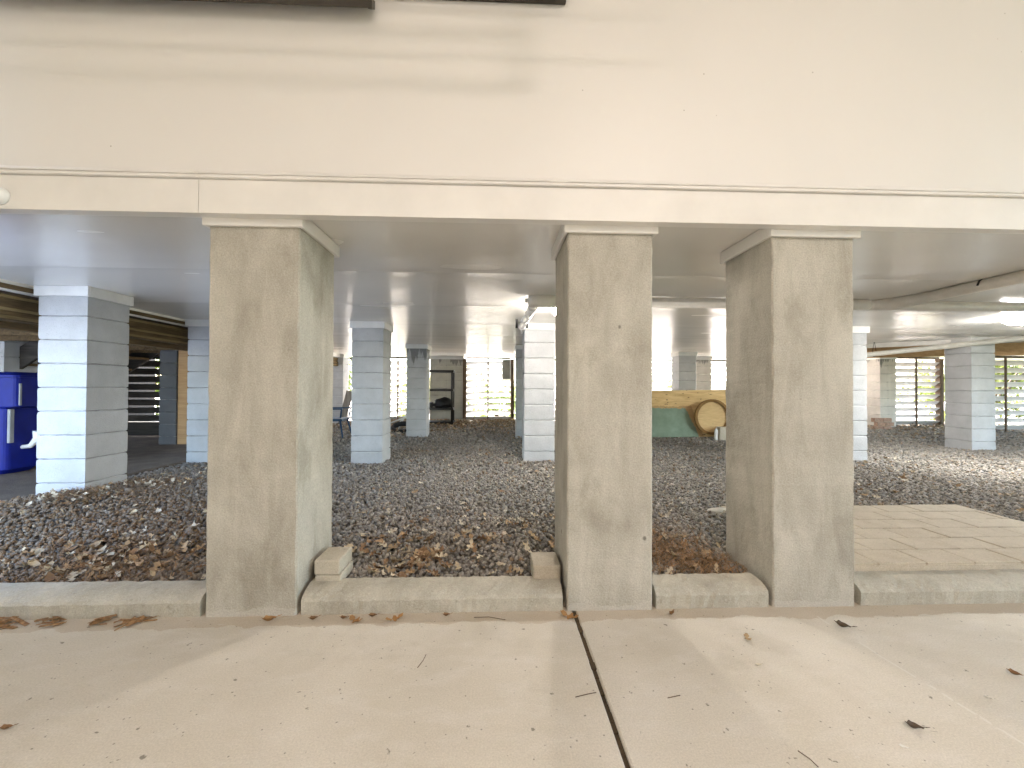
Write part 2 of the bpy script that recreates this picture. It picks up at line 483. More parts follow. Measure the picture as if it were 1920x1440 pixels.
# left front stones below: browner, with the dimness there put into their colour
n = len(x)
scl = sz[:, None] * R.uniform(.55, 1.25, (n, 1)) * np.stack([R.uniform(.8, 1.3, n), R.uniform(.7, 1.1, n), R.uniform(.5, .85, n)], 1)
pid = R.integers(0, 10, n)
P = np.stack(protos)[pid] * scl[:, None, :]
P = np.einsum('nij,nkj->nki', rotmats(n), P)
ctr = np.stack([x, y, gz(x, y) + R.uniform(-.008, .010, n)], 1)
P = P + ctr[:, None, :]
g = np.clip(R.normal(.265, .055, n), .12, .42)
bright = R.random(n) < .02; g[bright] = R.uniform(.32, .44, bright.sum())
warm = R.uniform(.05, .17, n)
colr = np.stack([g * (1 + warm * .7), g, g * (1 - warm)], 1)
brn = R.random(n) < (.05 + .32 * np.exp(-((x + 2.9) / 1.0) ** 2) * (y < 3.6) + .45 * sstep(8.8, 10.5, y)); colr[brn] = np.stack([g[brn] * .95, g[brn] * .72, g[brn] * .50], 1)
lw = sstep(-1.0, -2.2, x)[:, None] * sstep(4.6, 3.6, y)[:, None]; colr *= 1 - lw * np.array([.26, .36, .46])  # weaker light and soil dust at the left front, both tinted into the stones
FF = (RF[None] + (np.arange(n) * 14)[:, None, None]).reshape(-1)
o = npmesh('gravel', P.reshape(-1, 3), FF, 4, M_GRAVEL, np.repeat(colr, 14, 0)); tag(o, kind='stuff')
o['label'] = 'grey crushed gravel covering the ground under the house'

# leaves
def oak_leaf(lobes=3):
    """lobed leaf outline as a strip of quads along its midrib; unit length"""
    m = 19
    pts = []
    for i in range(m):
        u = i / (m - 1)
        env = math.sin(PI * min(1, u * .93 + .05)) ** .7 * .215
        lob = .18 + 1.05 * abs(math.sin(PI * lobes * u + .35)) ** 1.4
        pts.append((u - .5, env * lob * (0.05 if i in (0, m - 1) else 1) + .008))
    v, f = [], []
    for (u, w) in pts: v += [(u, w, 0), (u, 0, 0), (u, -w, 0)]
    for i in range(m - 1):
        a = i * 3
        f += [(a, a + 3, a + 4, a + 1), (a + 1, a + 4, a + 5, a + 2)]
    return np.array(v), np.array(f)
LV, LF = oak_leaf()
LV2, _ = oak_leaf(1)
def leaf_shape(kind, curl, fold):
    v = (LV if kind else LV2).copy()
    v[:, 2] = curl * (v[:, 0] ** 2) * 1.6 + fold * np.abs(v[:, 1]) * 1.4 + .05 * np.sin(9 * v[:, 0] + 20 * v[:, 1])
    return v
def leaf_cloud(name, xy, size, cols, mat, zoff=.02, tilt=.5, label=None, zf=gz):
    n = len(xy)
    A = []
    for i in range(n):
        v = leaf_shape(R.random() < .6, R.uniform(-.3, .9), R.uniform(-.2, .8))
        a = R.uniform(0, 2 * PI); tx, ty = R.normal(0, tilt, 2)
        Mx = (Matrix.Rotation(a, 3, 'Z') @ Matrix.Rotation(tx, 3, 'X') @ Matrix.Rotation(ty, 3, 'Y'))
        v = v @ np.array(Mx).T * size[i]
        v[:, 0] += xy[i, 0]; v[:, 1] += xy[i, 1]
        v[:, 2] += zf(xy[i, 0], xy[i, 1]) + zoff + R.uniform(0, .012)
        A.append(v)
    nv = len(LV)
    F = (LF[None] + (np.arange(n) * nv)[:, None, None]).reshape(-1)
    o = npmesh(name, np.concatenate(A), F, 4, mat, np.repeat(cols, nv, 0))
    tag(o, label, None, None, 'stuff')
    return o
def blob(n, cx, cy, sx, sy): return np.stack([R.normal(cx, sx, n), R.normal(cy, sy, n)], 1)
L = [blob(70, -.50, 2.38, .15, .10), blob(26, -.15, 2.40, .25, .13), blob(70, .05, 2.85, .4, .22), blob(26, -.75, 2.6, .12, .15),
     blob(95, -2.35, 2.48, .22, .15), blob(18, -1.9, 2.36, .25, .1), blob(26, -1.75, 2.75, .25, .2), blob(30, -2.4, 2.85, .3, .3),
     blob(22, 1.2, 2.5, .12, .25), blob(80, -3.2, 4.2, .22, .35), blob(60, -3.45, 3.3, .3, .25),
     np.stack([R.uniform(-1.2, 5.5, 420), R.uniform(2.4, 6.5, 420)], 1), blob(40, 3.9, 4.6, .8, .5),
     np.stack([R.uniform(-3.5, 1.4, 1900), 11.0 - np.abs(R.normal(0, .95, 1900))], 1), np.stack([R.uniform(5, 12.5, 420), 9.9 - np.abs(R.normal(0, 1.0, 420))], 1),
     blob(90, -2.4, 8.6, .5, .4), blob(90, .75, 7.4, .25, .6)]
xy = np.concatenate(L)
k = ~((xy[:, 0] > 1.80) & (xy[:, 0] < 3.9) & (xy[:, 1] < 3.34)) & (xy[:, 1] > 2.24) & (xy[:, 1] < 11.05)
for (px, py, w) in PIER_XY:
    k &= ~((xy[:, 0] > px - .04) & (xy[:, 0] < px + w + .04) & (xy[:, 1] > py - .04) & (xy[:, 1] < py + w + .04))
k &= ~((xy[:, 0] > -.98) & (xy[:, 0] < -.76) & (xy[:, 1] < 2.5)) & ~((xy[:, 0] > .17) & (xy[:, 0] < .38) & (xy[:, 1] < 2.42))
xy = xy[k]; n = len(xy)
pal = np.array([(.42, .31, .19), (.33, .215, .125), (.50, .41, .28), (.24, .15, .085), (.56, .49, .37), (.38, .265, .155)])
cols = pal[R.integers(0, 6, n)] * R.uniform(.75, 1.15, (n, 1))
size = R.uniform(.04, .095, n)
mid = (xy[:, 1] > 2.75) & (xy[:, 1] < 7); pale = mid & (R.random(n) < .55); cols[pale] = np.array([.58, .52, .42]) * R.uniform(.8, 1.1, (pale.sum(), 1)); size[mid] *= .8
leaf_cloud('leaf_litter', xy, size, cols, M_LEAF, .020, .45, 'dry brown oak leaves lying on the gravel', lambda a, b_: gz(a, b_) + .022 * sstep(5.5, 8.5, b_))

# brown pine needles between the second and third pillar and along pier bases
def needles(name, pts, label):
    n = len(pts); v = np.zeros((n, 4, 3)); 
    a = R.uniform(0, PI, n); l = R.uniform(.03, .075, n); w = .0016
    dx, dy = np.cos(a) * l / 2, np.sin(a) * l / 2
    nx_, ny_ = -np.sin(a) * w, np.cos(a) * w
    z = gz(pts[:, 0], pts[:, 1]) + R.uniform(.012, .034, n); tl = R.normal(0, .010, n)
    for j, (s, tt) in enumerate(((-1, -1), (1, -1), (1, 1), (-1, 1))):
        v[:, j, 0] = pts[:, 0] + s * dx + tt * nx_; v[:, j, 1] = pts[:, 1] + s * dy + tt * ny_; v[:, j, 2] = z + s * tl
    c = np.array([(.27, .165, .085)]) * R.uniform(.5, 1.6, (n, 1))
    o = npmesh(name, v.reshape(-1, 3), np.arange(n * 4), 4, M_LEAF, np.repeat(c, 4, 0)); tag(o, label, kind='stuff')
np_ = np.concatenate([blob(1500, 1.02, 2.55, .16, .17), blob(500, 1.25, 2.35, .1, .1), blob(700, -3.2, 3.95, .22, .25), blob(500, -3.45, 3.5, .12, .12), blob(700, -2.2, 2.4, .3, .14)])
np_ = np_[(np_[:, 1] > 2.21)]
needles('pine_needles', np_, 'brown pine needles drifted on the gravel')

# ------------------------------------------------------------------ kerbs, pavers, loose blocks
KP = [(2.2, -.02), (2.055, -.02), (2.05, .066), (2.058, .080), (2.082, .096), (2.115, .106), (2.15, .109), (2.2, .109)]
for x0, x1, lab in ((-4.4, -1.425, 'concrete kerb running left from the leftmost pillar'),
                    (-.945, .338, 'long concrete kerb between the left and middle pillars'),
                    (.812, 1.395, 'short pale concrete kerb between the middle and right pillars'),
                    (1.880, 5.2, 'concrete kerb right of the right pillar, in front of the pavers')):
    b = MB(); b.prism(KP, x0, x1, 'X', max(6, int((x1 - x0) * 40)), .0016)
    o = b.build('concrete_kerb', M_KERB); tag(o, lab, 'kerb', 'kerbs along the row of pillars')
b = MB(); b.box(1.84, 3.87, 2.202, 3.32, .0, .138)
y0 = 2.205; row = 0
while y0 < 3.30:
    x0 = 1.845 - (.14 if row % 2 else 0)
    while x0 < 3.86:
        a, c = max(x0, 1.845), min(x0 + .28, 3.868)
        if c - a > .03:
            dz = rnd.uniform(-.0025, .0025)
            b.box(a + .0025, c - .0025, y0 + .002, min(y0 + .182, 3.318), .10, .152 + dz, .004)
        x0 += .28
    y0 += .185; row += 1
o = b.build('paving', M_PAVER); tag(o, kind='structure')

b = MB(); b.box(-.932, -.80, 2.17, 2.36, .085, .137, .006, 2); o = b.build('concrete_block', M_BLOCK)
tag(o, 'lower beige concrete block, under another one beside the left pillar', 'block', 'loose blocks behind the kerb')
b = MB(); b.box(-.938, -.806, 2.172, 2.362, .1385, .215, .008, 2); o = b.build('concrete_block', M_BLOCK)
tag(o, 'beige concrete block, upper of two stacked beside the left pillar', 'block', 'loose blocks behind the kerb')
b = MB(); b.box(.20, .346, 2.165, 2.35, .08, .178, .008, 2); o = b.build('concrete_block', M_BLOCK)
tag(o, 'single beige concrete block beside the middle pillar', 'block', 'loose blocks behind the kerb')

# ------------------------------------------------------------------ front pillars
PW = .433
def pillar(x, label):
    t = thing('concrete_pillar', (x, 2.05, 0), label, 'pillar', 'stuccoed pillars along the front')
    bm = bmesh.new()
    nz = 40
    rings = []
    c = .007
    for i in range(nz + 1):
        z = 1.905 * i / nz
        base = [(c, 0), (PW - c, 0), (PW, c), (PW, PW - c), (PW - c, PW), (c, PW), (0, PW - c), (0, c)]
        rings.append([bm.verts.new((px + rnd.gauss(0, .0011), py + rnd.gauss(0, .0011), z)) for px, py in base])
    for a, b_ in zip(rings, rings[1:]):
        for k in range(8): bm.faces.new((a[k], a[(k + 1) % 8], b_[(k + 1) % 8], b_[k]))
    bm.faces.new(rings[0]); bm.faces.new(rings[-1])
    bmesh.ops.recalc_face_normals(bm, faces=bm.faces)
    me = bpy.data.meshes.new('shaft'); bm.to_mesh(me); bm.free(); me.materials.append(M_STUCCO)
    o = bpy.data.objects.new('shaft', me); COL.objects.link(o); o.parent = t
    b = MB(); e = .022
    for (x0, x1, y0, y1) in ((-e, PW + e, -e, -.002), (-e, PW + e, PW + .002, PW + e), (-e, -.002, -.0015, PW + .0015), (PW + .002, PW + e, -.0015, PW + .0015)):
        b.box(x + x0, x + x1, 2.05 + y0, 2.05 + y1, 1.893, 1.962, .003)
    b.build('cap_trim', M_TRIM, t)
    return t
pillar(-1.4005, 'broad stuccoed concrete pillar, leftmost of the front three')
pillar(.359, 'stuccoed concrete pillar in the middle of the front three, beside the floor joint')
pillar(1.4157, 'stuccoed concrete pillar, rightmost of the front three, beside the pavers')

# ------------------------------------------------------------------ house wall above
hw = thing('house_wall', (0, 2.0, 1.93), 'smooth off-white house wall above the pillars', 'wall')
b = MB(); b.box(-6, 9, 2.001, 2.12, 2.00, 6.0); b.build('wall_panel', M_WALL, hw)
for x0, x1 in ((-6, -1.4), (-1.3975, 9)):
    b = MB(); b.prism([(1.972, 1.928), (1.972, 2.0865), (1.974, 2.088), (2.0, 2.088), (2.03, 2.088), (2.03, 1.928)], x0, x1); b.build('fascia_board', M_TRIM, hw)
for x0, x1 in ((-6, -1.4), (-1.3975, 9)):
    b = MB(); b.prism([(2.0, 2.0885), (1.958, 2.0885), (1.9545, 2.092), (1.9545, 2.101), (1.957, 2.103), (1.970, 2.1035), (1.970, 2.1075), (1.960, 2.108), (1.9585, 2.111), (1.962, 2.120), (1.982, 2.1205), (1.982, 2.1245), (1.972, 2.125), (1.975, 2.131), (1.990, 2.134), (2.0, 2.135)], x0, x1)
    b.build('moulding', M_TRIM, hw)
# window sashes at the top edge of the picture
w = thing('awning_window', (-.1, 1.99, 3.0), 'dark framed window with greenish glass at the top of the wall', 'window')
b = MB(); b.box(-.58, .334, 1.93, 1.999, 3.004, 3.045, .004); b.box(-.60, -.555, 1.93, 1.999, 3.0455, 3.9); b.box(.289, .334, 1.93, 1.999, 3.0455, 3.9); b.box(-.60, .334, 1.93, 1.999, 3.9005, 3.95)
b.build('frame', M_BRONZE, w)
b = MB(); b.box(-.555, .289, 1.96, 1.968, 3.0455, 3.9); b.build('glass', M_GLASS, w)
w = thing('window_shutter', (-1.4, 1.95, 2.9), 'dark brown shutter board with a flared lower edge, left of the greenish window', 'shutter')
b = MB(); b.prism([(1.965, 2.922), (1.928, 2.889), (1.928, 2.915), (1.95, 3.35), (1.985, 3.35), (1.970, 2.94)], -2.6, -.606); b.build('board', M_BRONZE, w)
b = MB(); b.prism([(1.970, 2.920), (1.923, 2.880), (1.923, 2.93), (1.970, 2.96)], -.6055, -.588); b.build('end_cap', M_BRONZE, w)
sc_ = thing('security_camera', (-2.282, 1.971, 1.983), 'small white dome camera at the left end of the fascia', 'camera')
b = MB(); b.lathe([(.002, 0), (.040, 0), (.040, -.008), (.036, -.022), (.026, -.034), (.013, -.040), (.002, -.041)], (-2.282, 1.9715, 1.985), 24, 'Y'); b.build('housing', M_WHITE, sc_)
b = MB(); b.lathe([(.002, 0), (.013, 0), (.012, -.006), (.006, -.009), (.001, -.0095)], (-2.276, 1.933, 1.988), 16, 'Y'); b.build('lens', M_LENS, sc_)

# ------------------------------------------------------------------ ceiling under the house
CZ = 1.965
seams = [2.03, 3.03, 4.25, 5.47, 6.69, 7.91, 9.13, 10.35, 11.4]
cv, cf, off = [], [], 0
for q, (y0, y1) in enumerate(zip(seams, seams[1:])):
    gx = np.linspace(-3.95, 15, 240); gy = np.linspace(y0, y1, 14)
    GX, GY = np.meshgrid(gx, gy)
    wz = (.0013 * np.sin(2.1 * GX + 1.7 * q) * np.sin(3.1 * GY + q) + .0008 * np.sin(5.3 * GX + 2.2 * GY + 2 * q) + .0007 * np.sin(1.1 * GX * (1 + .07 * q) + 7 * GY)
          - .0010 * np.cos((GX - .6 * q) * 2 * PI / 2.44) ** 8)
    e = np.minimum(GY - y0, y1 - GY)
    GZ = CZ + .45 * wz - .004 * np.exp(-(e / .02) ** 2)
    cv.append(np.stack([GX, GY, GZ], -1).reshape(-1, 3))
    ii = np.arange(240 * 14).reshape(14, 240) + off; off += 240 * 14
    cf.append(np.stack([ii[:-1, :-1], ii[1:, :-1], ii[1:, 1:], ii[:-1, 1:]], -1).reshape(-1))
o = npmesh('ceiling', np.concatenate(cv), np.concatenate(cf), 4, M_CEIL, smooth=True); tag(o, kind='structure')
b = MB(); b.box(-3.95, 15, 2.13, 11.4, CZ + .008, CZ + .25)
o = b.build('ceiling_slab', M_CEIL); tag(o, kind='structure')
b = MB(); b.box(-6, 15, 2.14, 11.4, 2.3, 5.8)
o = b.build('house_body', M_WALL); tag(o, 'pale house storey standing above the ceiling', 'house')

# ------------------------------------------------------------------ block piers
COURSE = .2032; ZJ = 1.7118
def pier_mesh(w=.40, d=.40, halves=False):
    b = MB()
    def course(x0, x1, z0, z1):
        ns = max(4, int((x1 - x0) / .045)); nd = max(4, int(d / .045))
        per = [(x0 + (x1 - x0) * k / ns, 0) for k in range(ns)] + [(x1, d * k / nd) for k in range(nd)] +               [(x1 - (x1 - x0) * k / ns, d) for k in range(ns)] + [(x0, d - d * k / nd) for k in range(nd)]
        cx, cy = (x0 + x1) / 2, d / 2
        rings = []
        for zz_, ins, jz in ((z0, .010, .0035), (z0 + .006, .001, .001), (z0 + .03, 0, 0), ((z0 + z1) / 2, 0, 0), (z1 - .03, 0, 0), (z1 - .006, .001, .001), (z1, .010, .0035)):
            ring = []
            for (px, py) in per:
                i_ = ins + abs(rnd.gauss(0, .0012 if ins else .0007))
                ux, uy = px, py
                if px - x0 < i_: ux = x0 + i_
                if x1 - px < i_: ux = x1 - i_
                if py < i_: uy = i_
                if d - py < i_: uy = d - i_
                ring.append(b.bm.verts.new((ux, uy, zz_ + rnd.gauss(0, jz * .5))))
            rings.append(ring)
        n = len(per)
        for a, c in zip(rings, rings[1:]):
            for k in range(n): b.bm.faces.new((a[k], a[(k + 1) % n], c[(k + 1) % n], c[k]))
        b.bm.faces.new(rings[0]); b.bm.faces.new(rings[-1])
    z1, zj = 1.893, ZJ
    while z1 > -.12:
        lo = zj + .002
        if halves:
            for xa, xb in ((0, w / 2 - .002), (w / 2 + .002, w)): course(xa, xb, lo, z1)
        else:
            course(0, w, lo, z1)
        z1 = zj - .002; zj -= COURSE
    return b
def cap_mesh(b, w=.40, d=.40):
    e = .022
    b.box(-e, w + e, -e, -.002, 1.878, 1.9645, .003); b.box(-e, w + e, d + .002, d + e, 1.878, 1.9645, .003)
    b.box(-e, -.0025, -.0015, d + .0015, 1.878, 1.9645, .003); b.box(w + .0025, w + e, -.0015, d + .0015, 1.878, 1.9645, .003)
    return b
def make_pier(loc, label, mat=M_PIER, w=.40, d=.40, halves=False, cap=True, group='painted block piers under the house'):
    t = thing('block_pier', (0, 0, 0), label, 'pier', group)
    pier_mesh(w, d, halves).build('block_courses', mat, t)
    b = MB(); b.box(.013, w - .013, .013, d - .013, -.15, 1.90); b.build('mortar_core', M_MORTAR, t)
    if cap: cap_mesh(MB(), w, d).build('cap_trim', M_CAP, t)
    t.location = loc
    return t
p0 = make_pier((-3.885, 3.633, 0), 'large bluish white block pier nearest the left edge, beside the path')
for (x, y, lab) in ((-3.902, 5.346, 'bluish white block pier half hidden behind the left concrete pillar'),
                    (-1.855, 5.346, 'pale grey block pier standing on the gravel just right of the left concrete pillar'),
                    (.368, 5.346, 'bright white block pier partly behind the middle concrete pillar, under the pipe end'),
                    (4.601, 5.346, 'block pier showing as a narrow grey strip right of the right concrete pillar'),
                    (7.63, 6.30, 'wide block pier at right behind the sloping pipe, its left face dark'),
                    (.397, 8.05, 'narrow grey block pier peeping out left of the bright white pier'),
                    (4.19, 9.25, 'grey block pier rising behind the plywood sheet')):
    copy_thing(p0, (x, y, 0), lab)
make_pier((-1.74, 8.05, 0), 'block pier with a dark wet stain below its cap, beside the black shelf', M_PIER_WET, .385, .40)
make_pier((5.24, 10.55, 0), 'pale pinkish block pier behind the grey one at the plywood sheet', M_PIER_PINK, .40, .40)
make_pier((9.50, 9.8, 0), 'pale block pier with brown drip stains beside the right slatted screen', M_PIER_PINK, .41, .40, True)
make_pier((-1.76, 11.0, 0), 'broad dingy block pier behind the black shelf unit', M_PIER_BACK, .87, .40, True)
make_pier((.53, 10.9, 0), 'dingy block pier at the right end of the central slatted screen', M_PIER_BACK, .40, .40)
make_pier((-4.25, 10.6, 0), 'grey block pier between the two slatted screens at the back left', M_PIER, .36, .40)
make_pier((-6.98, 5.75, 0), 'pale block pier at the very left edge, above the blue bin', M_PIER, .40, .40, group=None)
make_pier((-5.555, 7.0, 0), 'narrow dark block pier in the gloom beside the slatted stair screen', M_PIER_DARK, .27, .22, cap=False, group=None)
b = MB(); b.box(-5.283, -5.13, 7.03, 7.22, .1, 1.76, .004); o = b.build('timber_post', M_TAN); tag(o, 'tan timber post against the dark block pier at left', 'post')

# ------------------------------------------------------------------ slatted screens
def screen(x0, x1, Y, z0, z1, label, mull=(), pitch=.1635, mat=M_SLAT, axis='X', posts=(1, 1), hh=.160, tilt=52, group='slatted screens round the crawl space', start=None):
    t = thing('slatted_screen', (0, 0, 0), label, 'screen', group)
    b = MB()
    z = z0 + .02 if start is None else start
    while z + hh * .9 < z1 + .03:
        Mx = Matrix.Translation((0, 0, z + hh / 2)) @ Matrix.Rotation(math.radians(tilt), 4, 'X') @ Matrix.Rotation(rnd.gauss(0, .0025), 4, 'Y')
        c = (x0 + x1) / 2; l = (x1 - x0) / 2
        Mx = Matrix.Translation((c, Y + .05, 0)) @ Mx
        b.box(-l + .002, l - .002, -.009, .009, -hh / 2, hh / 2, .002, 1, Mx)
        z += pitch
    b.build('slats', mat, t)
    for mx in mull:
        b = MB(); b.box(mx - .016, mx + .016, Y - .045, Y - .012, z0 - .05, z1, .003); b.build('mullion', M_POST, t)
    for s, px in zip(posts, (x0, x1)):
        if s:
            b = MB(); b.box(px - .045, px + .045, Y - .04, Y + .10, z0 - .1, z1, .004); b.build('post', M_POST, t)
    b = MB(); b.box(x0 + (.046 if posts[0] else 0), x1 - (.046 if posts[1] else 0), Y - .02, Y + .09, z1, z1 + .045, .003); b.build('head_rail', M_POST, t)
    return t
screen(-.84, .44, 11.02, .20, 1.90, 'sunlit slatted screen at the back centre, beside the black shelf unit', (-.215,), posts=(1, 1))
screen(-2.95, -1.81, 11.02, .20, 1.90, 'slatted screen seen between the pale grey pier and the wet stained pier', (-2.60,), posts=(1, 0))
screen(-7.6, -4.27, 11.02, .20, 1.86, 'slatted screen behind the blue chair at the back left', (-5.6,), posts=(0, 0))
screen(-3.87, -3.05, 11.02, .20, 1.86, 'narrow slatted screen hidden behind the pale grey pier', (), posts=(0, 0))
screen(.95, 5.22, 11.02, .20, 1.88, 'slatted screen above the left end of the plywood sheet', (2.1, 3.72), posts=(0, 0))
screen(5.66, 9.4, 11.02, .20, 1.88, 'slatted screen above the right end of the plywood sheet', (7.2, 8.3), posts=(0, 1))
screen(9.97, 11.20, 9.92, .19, 1.90, 'sunlit slatted screen between the drip stained pier and the wide right pier', (10.53,), posts=(0, 1))
screen(11.26, 14.5, 8.95, .17, 1.86, 'slatted screen at the right edge, right of the wide pier', (11.62, 13.0), posts=(0, 0))
b = MB(); b.prism([(7.03, 7.84), (7.06, 7.90), (10.16, 6.68), (10.13, 6.62)], 0, 1, 'Y')
for v in b.bm.verts: v.co = Vector((v.co.x, v.co.z, 1.742 + .221 * v.co.y))
o = b.build('timber_beam', M_TAN); tag(o, 'tan timber beam over the slatted screens at right', 'beam')

screen(-7.9, -5.72, 8.3, .42, 1.82, 'dark slatted screen under the stairs at left', (), pitch=.152, mat=M_SLAT_DARK, posts=(0, 1), hh=.118, tilt=14, group=None)
b = MB(); b.box(-7.9, -5.7, 8.36, 8.40, .0, .42); o = b.build('skirting_board', M_SLAT_DARK); tag(o, 'black skirting board under the dark slatted screen', 'board')

# ------------------------------------------------------------------ porch at left
pf = thing('porch_frame', (-4.1, 5, 1.9), 'brown timber porch framing along the left edge of the ceiling', 'porch')
b = MB(); b.box(-4.005, -3.965, 2.2, 10.95, 1.885, 1.972, .003); b.build('edge_board', M_TRIM, pf)
b = MB(); b.box(-4.16, -4.03, 2.2, 10.95, 1.66, 1.868, .004); b.build('beam', M_JOIST, pf)
b = MB(); b.box(-4.22, -4.165, 2.2, 9.5, 1.60, 1.70, .004); b.build('beam', M_JOIST, pf)
for zb, xb in ((1.838, -4.027), (1.735, -4.024), (1.668, -4.022)):
    b = MB(); b.box(xb, xb + .012, 2.2, 10.95, zb, zb + .024, .003); b.build('batten', M_PLANK_Y, pf)
for i in range(11):
    y = 2.6 + i * .6
    b = MB(); b.box(-8.5, -4.17, y, y + .04, 1.705, 1.90, .003); b.build('joist', M_JOIST, pf)
b = MB()
for i in range(34):
    x = -8.6 + i * .137
    b.box(x, x + .13, 2.2, 9.5, 1.902, 1.94, .003)
b.build('decking', M_JOIST, pf)
st = thing('staircase', (-5.6, 7.4, .2), 'dark timber stair stringers and treads under the porch at left', 'stairs')
for y in (5.95, 7.6):
    b = MB()
    Mx = Matrix.Translation((-7.0, y, 1.22)) @ Matrix.Rotation(math.radians(-34), 4, 'Y')
    b.box(-1.4, 1.1, -.022, .022, -.13, .13, .003, 1, Mx); b.build('stringer', M_SLAT_DARK, st)
for i in range(7):
    x = -8.2 + i * .29; z = .42 + i * .195
    b = MB(); b.box(x, x + .27, 5.98, 7.57, z, z + .035, .003); b.build('tread', M_JOIST, st)
b = MB(); b.prism([(-6.4, .05), (-6.4, .19), (-3.93, .185), (-3.90, .17), (-3.90, .05)], 3.0, 5.75, 'Y', 20, .002)
o = b.build('path', M_PATH); tag(o, kind='structure')
b = MB(); b.box(-9, -3.9, 5.76, 11.2, .0, .16); o = b.build('soil', M_PATH); tag(o, kind='structure')
b = MB(); b.box(-9.1, -9.0, 2.2, 11.2, 0, 2.0); b.box(-9.0, -8.0, 8.5, 8.6, 0, 2.0)
o = b.build('side_wall', M_SLAT_DARK); tag(o, 'dark boarded wall at the far side of the porch', 'wall')

# blue bin
bn = thing('wheeled_bin', (-5.45, 4.72, .19), 'deep blue wheeled plastic bin standing on the left path', 'bin')
def rrect(x0, x1, y0, y1, r=.05, n=4):
    o = []
    for cx, cy, a0 in ((x1 - r, y1 - r, 0), (x0 + r, y1 - r, PI / 2), (x0 + r, y0 + r, PI), (x1 - r, y0 + r, 3 * PI / 2)):
        for k in range(n + 1):
            a = a0 + PI / 2 * k / n; o.append((cx + r * math.cos(a), cy + r * math.sin(a)))
    return o
def loft(b, secs):
    rings = [[b.bm.verts.new((x, y, z)) for x, y in rrect(*s[:4], s[5] if len(s) > 5 else .05)] for s in secs for z in (s[4],)]
    n = len(rings[0])
    for a, c in zip(rings, rings[1:]):
        for k in range(n):
            f = b.bm.faces.new((a[k], a[(k + 1) % n], c[(k + 1) % n], c[k])); f.smooth = False
    b.bm.faces.new(rings[0]); b.bm.faces.new(rings[-1])
b = MB(); loft(b, [(-5.72, -5.22, 4.50, 4.76, .19), (-5.75, -5.165, 4.46, 4.79, .24), (-5.76, -5.155, 4.45, 4.79, .875), (-5.80, -5.04, 4.43, 4.86, .90), (-5.81, -5.04, 4.43, 4.86, 1.2)]); b.build('body', M_BLUE, bn)
b = MB(); loft(b, [(-5.83, -5.02, 4.41, 4.88, 1.202), (-5.83, -5.02, 4.41, 4.88, 1.225), (-5.78, -5.07, 4.46, 4.84, 1.258)]); b.build('lid', M_BLUE, bn)
b = MB(); b.box(-5.040, -5.026, 4.455, 4.475, .91, 1.14, .003); b.build('trim_strip', M_GREYPL, bn)
b = MB(); b.box(-5.156, -5.125, 4.46, 4.50, .52, .87, .004); b.build('trim_strip', M_GREYPL, bn)
b = MB(); b.tube([(-5.04, 4.80, 1.17), (-5.0, 4.82, 1.17), (-5.0, 4.82, 1.12)], .02, 8); b.build('handle', M_GREYPL, bn)
b = MB(); b.lathe([(.03, 0), (.13, 0), (.14, .015), (.14, .045), (.13, .06), (.03, .06)], (-5.12, 4.80, .33), 24, 'Y'); b.build('wheel', M_RUBBER, bn)
bn.location.x += .09
b = MB(); b.tube([(-5.16, 4.6, .45), (-5.0, 4.62, .47), (-4.93, 4.62, .55), (-4.92, 4.62, .63)], [.02, .025, .035, .045], 10); o = b.build('bent_pipe', M_PVC_WHITE); tag(o, 'short bent pale pipe lying between the blue bin and the left pier', 'pipe')

# ------------------------------------------------------------------ pipes
mp = thing('drain_pipe', (2.5, 3.75, 1.96), 'beige waste pipe running along the ceiling behind the pillars, with a branch', 'pipe')
PZ, PR = 1.916, .0455
b = MB(); b.tube([(.40, 3.75, PZ), (9.5, 3.75, PZ - .004)], PR, 20); b.build('run', M_PVC, mp)
b = MB(); b.tube([(3.10, 3.75, PZ), (3.12, 3.75, PZ), (3.5, 3.75, PZ), (3.52, 3.75, PZ)], [PR + .001, PR + .006, PR + .006, PR + .001], 20); b.build('coupling', M_PVC, mp)
arc = [(3.52, 3.752, PZ), (3.60, 3.74, PZ + .001), (3.67, 3.70, PZ + .002), (3.72, 3.62, PZ + .003), (3.742, 3.5, PZ + .003), (3.745, 3.4, PZ + .003), (3.735, 2.2, PZ + .006)]
b = MB(); b.tube(arc, [PR * .9, PR + .005, PR + .006, PR + .006, PR + .005, PR, PR], 20); b.build('branch', M_PVC, mp)
b = MB(); b.tube([(.545, 3.75, PZ - .003), (.33, 3.75, PZ - .003), (.29, 3.752, PZ - .003)], [PR + .012, PR + .012, PR + .006], 20); b.tube([(.29, 3.75, PZ), (.262, 3.75, PZ)], .022, 12); b.build('elbow', M_PVC, mp)
b = MB(); b.tube([(2.9, 3.72, 1.964), (2.96, 3.735, PZ + .05), (3.05, 3.76, PZ + .044)], .004, 6); b.build('strap', M_STRAP, mp)
b = MB(); b.tube([(3.735 - PR - .004, 3.0, PZ), (3.735 - PR * .7, 3.0, PZ + PR * .8), (3.735, 3.0, PZ + PR + .003), (3.735 + PR * .7, 3.0, PZ + PR * .8)], .007, 6); b.build('strap', M_STRAP, mp)
yp = thing('drain_pipe', (.32, 4.4, 1.87), 'shiny white pipe running back along the ceiling from the elbow by the lamp', 'pipe')
b = MB(); b.tube([(.345, 3.80, 1.875), (.335, 4.05, 1.872), (.31, 5.05, 1.868)], .040, 20)
for yy_ in (3.86, 4.2, 4.55, 4.95): b.tube([(.34 - (yy_ - 3.8) * .025, yy_, 1.874 - (yy_ - 3.8) * .005), (.34 - (yy_ - 3.8) * .025, yy_ + .03, 1.874 - (yy_ - 3.8) * .005)], .044, 20)
b.build('run', M_PVC_WHITE, yp)
